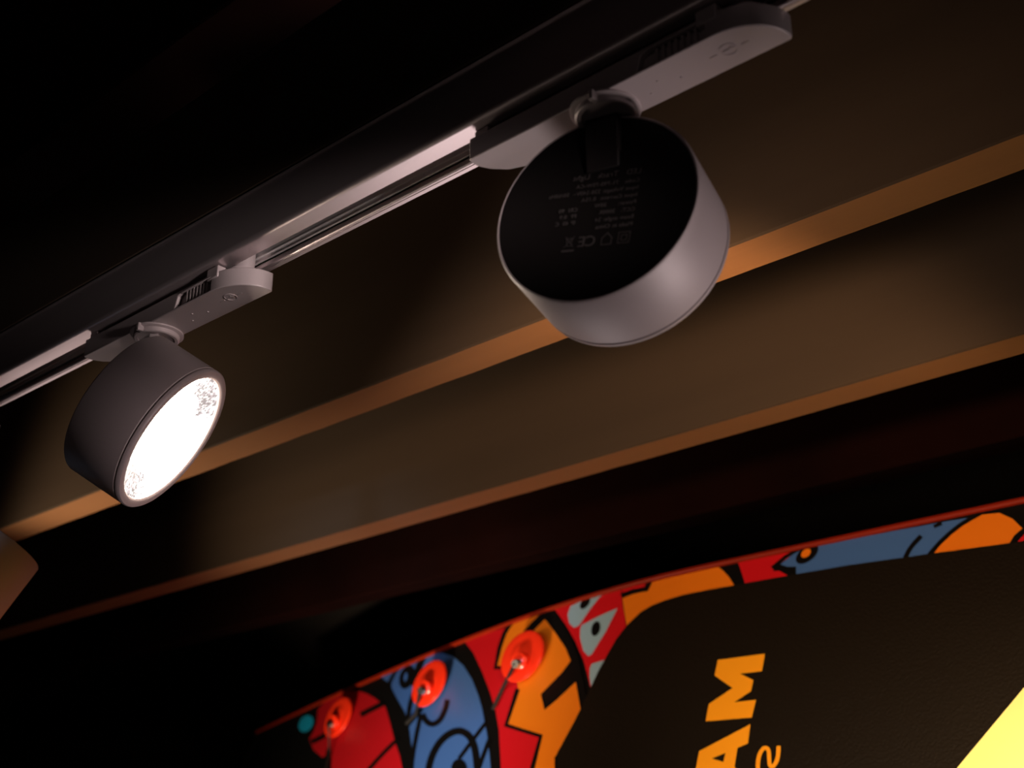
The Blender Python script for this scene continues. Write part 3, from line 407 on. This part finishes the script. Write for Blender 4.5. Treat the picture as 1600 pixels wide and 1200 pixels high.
# ------------------------------------------------------------------ painted kiosk: sloping curved front, art, logo panel
ZR, KS = .35, .437
def yr(x):
    d = max(-.7-x, 0); return 1.10+math.sqrt((.42*d)**2+.14**2)-.14
def surf(x, z, off=0):
    d = max(-.7-x, 0); s = -.42*.42*d/math.sqrt((.42*d)**2+.14**2)      # slope dy/dx
    n = Vector((s, -1, KS)).normalized()
    return Vector((x, yr(x)+KS*(z-ZR), z+OZ))+n*off
def plate(bm, pts, off, mi, hole=None, thick=.0):
    """flat polygon in (x, z) cut into narrow strips and wrapped on the curved front"""
    b = bmesh.new(); vs = [b.verts.new((x, z, 0)) for x, z in pts]; es = [b.edges.new((vs[i], vs[(i+1) % len(vs)])) for i in range(len(vs))]
    if hole:
        hv = [b.verts.new((x, z, 0)) for x, z in hole]; es += [b.edges.new((hv[i], hv[(i+1) % len(hv)])) for i in range(len(hv))]
    bmesh.ops.triangle_fill(b, edges=es, use_beauty=True)
    lo = min(p[0] for p in pts); hi = min(max(p[0] for p in pts), -.66); x = math.ceil(lo/.02)*.02
    while x < hi:
        bmesh.ops.bisect_plane(b, geom=b.verts[:]+b.edges[:]+b.faces[:], plane_co=(x, 0, 0), plane_no=(1, 0, 0)); x += .02
    mp = {}
    for v in b.verts: mp[v] = bm.verts.new(surf(v.co.x, v.co.y, off))
    for f in b.faces:
        vv = [mp[v] for v in f.verts]; g = None
        try: g = bm.faces.new(vv)
        except ValueError: continue
        g.material_index = mi; g.normal_update()
        if g.normal.y > 0: g.normal_flip()
    b.free()
kx0, kx1 = -2.0, .9; xs = [kx0+i*.03 for i in range(int((-.6-kx0)/.03)+1)]+[-.5, 0, .5, kx1]
kroot = empty('kiosk', (-.6, .9, 0), 'black kiosk with sloping front covered in red, blue and orange graffiti art', 'kiosk')
KT = Vector((-.6, .9, 0))
bm = bmesh.new(); rows = []
for x in xs:
    f0 = surf(x, ZR, -.001); f1 = surf(x, -.40, -.001)
    rows.append([bm.verts.new(v-KT) for v in (f0, f1, Vector((x, f1.y, 0)), Vector((x, 2.6, 0)), Vector((x, 2.6, OZ+ZR-.02)), f0+Vector((0, .02, 0)))])
for a, b in zip(rows, rows[1:]):
    for k in range(6): bm.faces.new((a[k], a[(k+1) % 6], b[(k+1) % 6], b[k]))
bm.faces.new(rows[0]); bm.faces.new(rows[-1]); link('kiosk_body', bm, M['kiosk'], kroot, auto=30)
cols = ['black', 'red', 'orange', 'blue', 'grey', 'teal']
bm = bmesh.new()
plate(bm, [(kx0+.02, ZR-.002), (-.9, ZR-.002), (kx1-.02, ZR-.002), (kx1-.02, -.3), (-.9, -.3), (kx0+.02, -.3)], 0, 0)
for c, l, p in ART:
    if c in cols: plate(bm, p, .0004*l, cols.index(c))
for v in bm.verts: v.co -= KT
art = link('graffiti_art', bm, [M[c] for c in cols], kroot, smooth=False, keep=True)
D = {c: p for c, l, p in ART if c in ('panel', 'yellow', 'M', 'A', 'Ain', 'S')}
def kpart(name, key, off, m, parent, hole=None):
    bm = bmesh.new(); plate(bm, D[key], off, 0, hole)
    for v in bm.verts: v.co -= KT
    return link(name, bm, M[m], parent, smooth=False, keep=True)
pn = kpart('logo_panel', 'panel', .0022, 'panel', kroot)
kpart('yellow_stripe', 'yellow', .0028, 'yellow', pn)
kpart('letter', 'M', .0028, 'letter', pn); kpart('letter', 'A', .0028, 'letter', pn, D['Ain']); kpart('small_letter', 'S', .0028, 'letter', pn)
bm = bmesh.new(); tube(bm, [surf(x, ZR, .001)-KT for x in xs], .0032, 10); link('edge_trim', bm, M['rim'], kroot)
# red round fasteners with a steel pin and a black cord
def fastener(x, z, label, cord):
    o = surf(x, z, .0125); d = max(-.7-x, 0); s = -.42*.42*d/math.sqrt((.42*d)**2+.14**2)
    n = (Vector((s, -1, KS)).normalized()+Vector((.38, -.40, -.10))*.55).normalized(); u = n.cross(Vector((0, 0, 1))).normalized(); v = n.cross(u)
    A = Matrix((u, v, n)).transposed().to_4x4() @ Matrix.Scale(1.13, 4)
    root = empty('red_fastener', o, label, 'fastener', 'round red fasteners on the kiosk front')
    bm = bmesh.new(); lathe(bm, [(0, -.0045), (.0100, -.0042), (.0270, -.001), (.0280, .0002), (.0272, .0022), (.0235, .0034), (.0185, .0030), (.0140, .0036), (.0110, .0050), (.0085, .0058), (0, .0060)], 56, A); link('disc', bm, M['redp'], root)
    Q = A @ Matrix.Translation((-.004, .006, 0)) @ Matrix.Rotation(math.radians(-25), 4, 'X') @ Matrix.Rotation(math.radians(-12), 4, 'Y')
    bm = bmesh.new(); lathe(bm, [(0, 0), (.0085, .0), (.0092, .003), (.0085, .008), (.0060, .0095), (0, .010)], 32, Q @ Matrix.Translation((0, 0, .004))); link('knob', bm, M['redp'], root)
    bm = bmesh.new()
    for k in range(3): lathe(bm, [(0, 0), (.0040, 0), (.0046, .0010), (.0040, .0020), (0, .0020)], 20, Q @ Matrix.Translation((0, .003, .0135+.0024*k)))
    link('steel_pin', bm, M['steel'], root)
    bm = bmesh.new(); q = [Q @ Vector((0, .003, .020))]+[surf(a, b, .005)-o for a, b in cord]
    tube(bm, q, .0022, 8); link('cord', bm, M['cord'], root)
    return root
fastener(*DISCS[0], 'leftmost of the three red round fasteners, on the red patch beside the small teal oval', CORDS[0])
fastener(*DISCS[1], 'middle of the three red round fasteners, on the blue patch', CORDS[1])
fastener(*DISCS[2], 'rightmost of the three red round fasteners, on the orange zigzag patch', CORDS[2])
